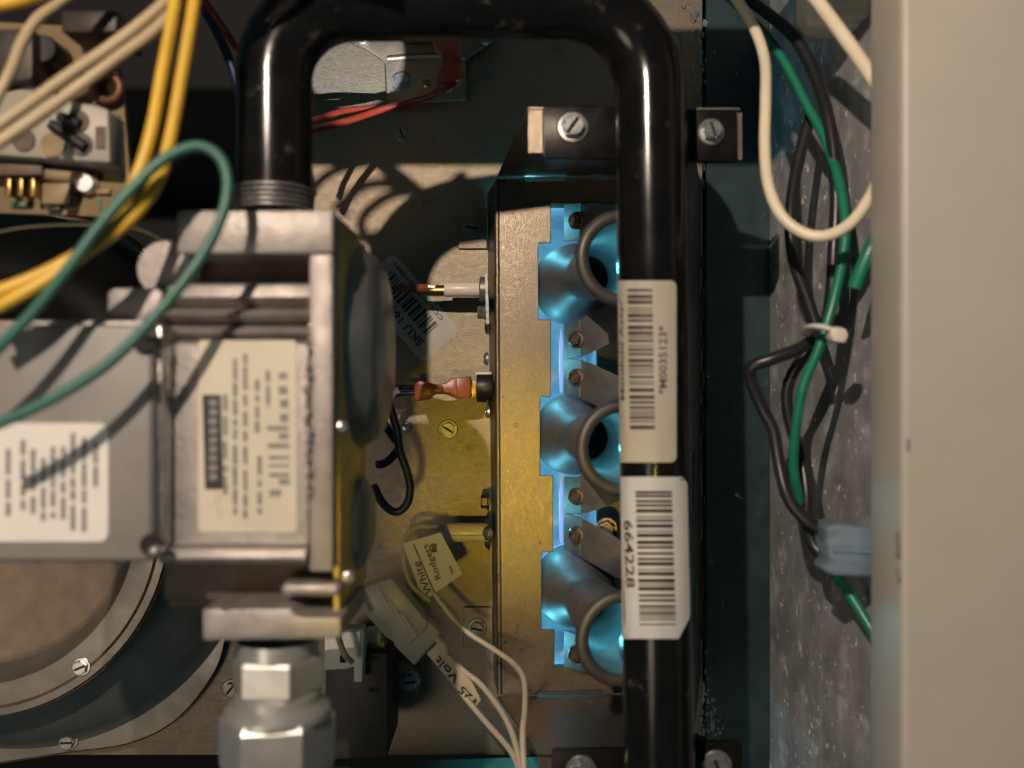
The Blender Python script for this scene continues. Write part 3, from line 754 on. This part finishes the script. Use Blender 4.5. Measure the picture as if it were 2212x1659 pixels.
# ================================================================ draft inducer, bottom left
t = thing('draft_inducer', W(-60, 1100, 350), 'round draft inducer housing with rusty seams in the lower left corner', 'blower')
IC = (-65, 1120)
fl_px = [(0, 1646), (150, 1623), (275, 1605), (375, 1557), (450, 1470), (483, 1389), (492, 1250), (488, 900), (440, 740), (392, 640), (330, 560), (270, 508), (150, 470), (0, 455), (-250, 455), (-400, 700), (-400, 1500), (-250, 1640)]
sp = spline([Vector((x, y, 0)) for x, y in fl_px+fl_px[:1]], 5)[:-1]
fo = obj('base_flange', pprism([(p.x, p.y) for p in sp], 384, 3.0), 'housing_steel', t)
bm = sweep([W(p.x, p.y, 385.5) for p in sp+sp[:1]], 0.75, 6, smooth=False)
obj('seam', bm, 'rust', fo)
screw(148, 1600, 384, 22, fo, 'zinc', 'slot', 0.05)
c = W(IC[0], IC[1], 350); c.y = (384-CAMD)*MM; k = lambda px, dz: px*dz/F
yax = (0, -1, 0)
obj('volute', lathe([(105, 0), (102, 1.5), (100, 5), (96, 10), (90, 15), (82, 20), (77, 30)], c, yax, 96), 'housing_steel', t)
rg = obj('cover_ring', lathe([(78.5, 30), (78.5, 34.5), (70.5, 34.8), (66, 34.5), (64.5, 31), (62.5, 26), (60.5, 24)], c, yax, 96), 'housing_steel', t)
obj('seam', lathe([(78.6, 31.5), (79.6, 32), (79.6, 32.9), (78.6, 33.2)], c, yax, 96), 'rust', t)
obj('seam', lathe([(75.6, 34.55), (75.6, 35.0), (74.6, 35.0), (74.6, 34.55)], c, yax, 96), 'rust', t)
screw(176, 1440, 349.5, 21, rg, 'zinc', 'slot', 0.4)
obj('motor_plate', lathe([(0, 22), (58, 22), (60.5, 23), (62.5, 25.5)], c, yax, 96), 'motor_brown', t)
obj('motor', lathe([(40, 22), (40, 60), (36, 66), (0, 66)], W(-150, 950, 384), yax, 64), 'dark_motor', t)
# dark vent pipe above it
t2 = thing('vent_pipe', W(120, 560, 350), 'dark curved vent pipe behind the yellow wires on the left', 'pipe')
obj('elbow', sweep([W(-200, 560, 345), W(60, 570, 345), W(230, 640, 345), W(300, 760, 350), W(310, 900, 360)], 20, 40), 'dark_motor', t2)
for (pp) in ([(250, 500), (330, 570), (372, 660)], [(210, 540), (280, 590), (310, 660)]):
    obj('bead', sweep([W(x, y, 338) for x, y in pp], 1.0, 8), 'dark_motor', t2)

# ================================================================ circuit board, top left
DS = 0.83
t = thing('circuit_board', W(120, 270, 300), 'tan circuit board with white plug behind the bundle of wires', 'circuit board')
obj('board', pprism([(-320, 30), (254, 62), (288, 470), (-320, 448)], 305, 2), 'board', t)
wc = obj('white_connector', pprism([(-90, 190), (20, 196), (60, 178), (108, 190), (122, 212), (210, 226), (234, 236), (238, 352), (-90, 330)], 293, 11), 'connector_shaded', t, bevel=1.0)
for (x, y) in ((168, 262), (176, 312), (52, 303)):
    obj('socket', lathe([(0, 0), (3.1, 0), (3.1, .5), (0, .5)], W(x, y, 292.8), yax, 20), 'shadow_brown', wc)
obj('socket', lathe([(0, 0), (3.4, 0), (3.4, .5), (0, .5)], W(116, 313, 292.8), yax, 20), 'board_parts', wc)
obj('slot', pbox(206, 273, 228, 322, 292.6, 0.5), 'shadow_brown', wc)
for (a, b) in (((128, 252), (172, 268)), ((110, 268), (184, 318))):
    obj('jumper', cyl(1.5, W(*a, 291), W(*b, 291), 12), 'black_plastic', wc)
obj('relay', pbox(-60, 60, 70, 175, 288, 16), 'dark_motor', t, bevel=1)
obj('relay', pbox(130, 20, 252, 70, 285, 18), 'dark_motor', t, bevel=1)
obj('capacitor', lathe([(0, 0), (4.0, 0), (4.0, 8), (3.6, 9), (0, 9)], W(126, 130, 304), yax, 24), 'black_plastic', t)
obj('coil', lathe([(3.6 + 1.3*math.cos(a*math.pi/6), 1.3*math.sin(a*math.pi/6)) for a in range(12)], W(232, 190, 302), yax, 28, closed=True), 'copper_coil', t)
obj('terminal_strip', pbox(-60, 352, 90, 378, 298, 6), 'shadow_brown', t, bevel=.4)
for x in (10, 36, 62):
    obj('blade_terminal', pbox(x, 385, x+12, 422, 297, 7), 'gold', t, bevel=.3)
obj('resistor', cyl(2.0, W(95, 375, 302), W(185, 385, 302), 14), 'board_parts', t)
obj('fuse_block', pbox(90, 395, 150, 440, 301, 3), 'board_parts', t, bevel=.3)
obj('led', lathe([(0, 0), (2.6, 0), (2.4, 3), (0, 4)], W(192, 400, 304), yax, 18), 'label_white', t)
for (x0, y0, x1, y1, th, m) in ((235, 92, 262, 118, 3, 'board_parts'), (176, 92, 206, 112, 4, 'black_plastic'), (80, 128, 104, 150, 3, 'board_parts'), (150, 150, 176, 160, 2.5, 'copper_coil'),
                            (196, 372, 214, 384, 2, 'black_plastic'), (206, 408, 236, 418, 2, 'board_parts'), (100, 445, 128, 456, 2, 'dark_motor'), (20, 435, 60, 446, 2, 'green_print')):
    obj('component', pbox(x0, y0, x1, y1, 303, th), m, t, bevel=0.25)
obj('standoff', lathe([(0, 0), (2.6, 0), (2.6, 2), (0, 2)], W(153, 430, 304), yax, 6), 'black_plastic', t)
bm = bmesh.new()
for (x, y) in ((255, 250), (258, 300), (262, 345), (262, 375), (230, 450), (215, 435)):
    pprism([(x-8, y-2), (x+6, y-3), (x+6, y+1), (x-8, y+2)], 304.7, 0.2, bm); pprism([(x-2, y), (x+2, y), (x+2, y+18), (x-2, y+18)], 304.6, 0.2, bm)
obj('track', bm, 'green_print', t)
DS = 1.0

# ================================================================ wires, upper left (near the lens)
wire('yellow_wire', [(760, -440, 196), (640, -330, 198), (520, -300, 202), (430, -200, 207), (388, -60, 212), (374, 30, 210), (350, 160, 207), (328, 280, 204), (300, 372, 202), (262, 450, 200), (214, 520, 198), (130, 585, 195), (40, 640, 192), (-60, 690, 190)], 202, 28, 'wire_yellow', 'yellow wire nearer the circuit board, curving down to the left')
wire('yellow_wire', [(200, -420, 192), (300, -470, 194), (420, -430, 198), (500, -330, 204), (470, -180, 210), (430, -60, 214), (416, 30, 212), (392, 170, 209), (370, 290, 206), (345, 380, 203), (300, 452, 200), (236, 510, 198), (150, 562, 196), (60, 606, 193), (-60, 650, 190)], 202, 29, 'wire_yellow', 'yellow wire nearer the black riser pipe, curving down to the left')
wire('white_wire', [(150, -330, 196), (300, -290, 198), (470, -330, 200), (600, -420, 203), (560, -230, 208), (470, -110, 212), (400, -40, 215), (340, 20, 213), (250, 92, 210), (140, 168, 206), (40, 240, 202), (-60, 310, 198)], 208, 26, 'wire_cream', 'upper one of the paired cream wires slanting across the circuit board')
wire('white_wire', [(720, -360, 198), (560, -390, 200), (420, -370, 203), (350, -250, 208), (440, -100, 213), (410, -20, 216), (340, 60, 213), (250, 128, 209), (140, 210, 205), (40, 280, 201), (-60, 345, 197)], 208, 27, 'wire_cream', 'lower one of the paired cream wires slanting across the circuit board')
wire('white_wire', [(640, -300, 200), (520, -350, 204), (400, -410, 208), (280, -330, 214), (240, -150, 222), (200, -50, 225), (130, 4, 222), (80, 42, 219), (46, 95, 216), (20, 160, 213), (-40, 270, 210)], 217, 24, 'wire_cream', 'single cream wire bending down through the upper left corner')
wire('yellow_wire', [(110, -20, 220), (40, 2, 216), (-60, 22, 212)], 216, 30, 'wire_yellow', 'yellow wire end crossing the extreme upper left corner')
wire('green_wire', [(-60, 806, 190), (0, 748, 190), (70, 676, 191), (140, 590, 192), (215, 488, 194), (290, 402, 196), (360, 340, 198), (430, 316, 200), (478, 345, 201), (492, 405, 201), (474, 480, 200), (425, 570, 198), (340, 678, 195), (240, 780, 192), (120, 858, 189), (0, 914, 187), (-60, 936, 186)], 194, 25, 'wire_dark_green', 'dark green wire looping in front of the gas valve')
wire('red_wire', [(330, -520, 190), (420, -400, 200), (470, -260, 230), (440, -130, 270), (428, -30, 300), (455, 20, 300), (490, 70, 302), (522, 125, 306), (545, 200, 310)], 302, 16, 'wire_red', 'red wire slanting behind the black riser pipe at the top')
wire('blue_wire', [(720, -300, 200), (600, -260, 210), (500, -180, 250), (440, -80, 290), (440, 10, 310), (470, 70, 310), (500, 140, 312), (520, 220, 314)], 310, 22, 'wire_navy', 'dark blue wire beside the red wire behind the riser')
wire('thin_wire', [(-40, 508, 322), (60, 490, 322), (180, 485, 322), (280, 490, 322), (340, 512, 318), (385, 548, 312), (400, 580, 310)], 320, 12, 'wire_cream', 'thin cream wire sagging below the circuit board')

# ================================================================ wires along the right wall
wire('white_wire', [(1560, -50, 300), (1592, 0, 297), (1628, 58, 292), (1652, 130, 286), (1654, 220, 280), (1652, 310, 276), (1660, 400, 272), (1690, 468, 268), (1740, 505, 265), (1790, 508, 262), (1840, 480, 258), (1880, 425, 255), (1900, 380, 252)], 275, 25, 'wire_white', 'white wire hanging in a U loop beside the cream frame')
wire('white_wire', [(1730, -40, 270), (1768, 5, 268), (1815, 68, 262), (1856, 125, 258), (1900, 190, 254)], 262, 31, 'wire_white', 'thick white wire slanting into the frame at the top right')
wire('black_wire', [(1590, -20, 310), (1660, 30, 305), (1720, 85, 300), (1762, 165, 295), (1788, 250, 290), (1802, 340, 287), (1806, 440, 285), (1801, 540, 284), (1795, 640, 284), (1778, 730, 284)], 290, 27, 'wire_black', 'thick black wire running down beside the green wire to the zip tie')
wire('black_wire', [(1750, 250, 305), (1722, 360, 303), (1708, 460, 300), (1714, 560, 297), (1742, 640, 292), (1768, 720, 287)], 297, 26, 'wire_black', 'black wire bowing left behind the white loop to the zip tie')
wire('black_wire', [(1768, 725, 284), (1730, 752, 282), (1672, 774, 282), (1626, 792, 284), (1622, 822, 286), (1646, 880, 287), (1670, 930, 286), (1682, 1000, 284), (1700, 1070, 281), (1738, 1120, 279), (1796, 1160, 277)], 282, 28, 'wire_black', 'black wire kinking left below the zip tie and ending in the blue connector')
wire('black_wire', [(1772, 730, 292), (1722, 790, 294), (1700, 845, 296), (1706, 910, 296), (1728, 980, 294), (1742, 1060, 290), (1744, 1120, 286), (1756, 1175, 281), (1796, 1218, 277)], 288, 26, 'wire_black', 'black wire running straight below the zip tie behind the green wire')
wire('green_wire', [(1560, -20, 312), (1640, 60, 308), (1692, 130, 303), (1742, 225, 297), (1782, 300, 291), (1812, 390, 283), (1826, 480, 278), (1820, 560, 276), (1798, 660, 274), (1768, 755, 274), (1736, 830, 276), (1720, 920, 280), (1714, 1000, 284), (1724, 1070, 288), (1748, 1140, 292), (1790, 1220, 290), (1832, 1278, 284), (1890, 1372, 276)], 280, 22, 'wire_green', 'long green wire running down among the black wires on the right')
wire('green_wire', [(1900, 500, 262), (1878, 545, 262), (1858, 590, 263), (1846, 622, 264)], 263, 32, 'wire_green', 'short green wire stub poking out from behind the cream frame')
t = thing('zip_tie', W(1790, 718, 268), 'white zip tie holding the black and green wires together', 'zip tie')
obj('strap', sweep([W(1740, 722, 282), W(1752, 706, 270), W(1785, 708, 264), W(1812, 722, 266)], 1.7, 12, flat=0.55), 'white_plastic', t)
obj('head', pprism([(1798, 704), (1828, 708), (1836, 722), (1828, 742), (1800, 738), (1794, 720)], 262, 6), 'white_plastic', t, bevel=0.9)
t = thing('wire_connector', W(1835, 1190, 272), 'pale blue plastic wire connector against the cream frame', 'connector')
obj('shell', pprism([(1790, 1136), (1812, 1132), (1888, 1142), (1890, 1248), (1800, 1244), (1782, 1236), (1796, 1215), (1790, 1180)], 267, 13), 'blue_plastic', t, bevel=1.4, seg=3)
obj('rib', pprism([(1800, 1184), (1890, 1188), (1890, 1198), (1800, 1196)], 266, 6), 'blue_plastic', t, bevel=.6)
t = thing('terminal_cap', W(1800, 10, 292), 'dusty white plastic cap in the top right behind the white wire', 'cap')
obj('cap', prism([W(x, y, 295) for x, y in rrect(1742, -70, 1866, 56, 14)], (0, 0.012, 0)), 'white_plastic', t, bevel=1.5, seg=3)
obj('rim', pprism(rrect(1812, -50, 1880, 38, 10), 290, 9), 'white_plastic', t, bevel=1.0)
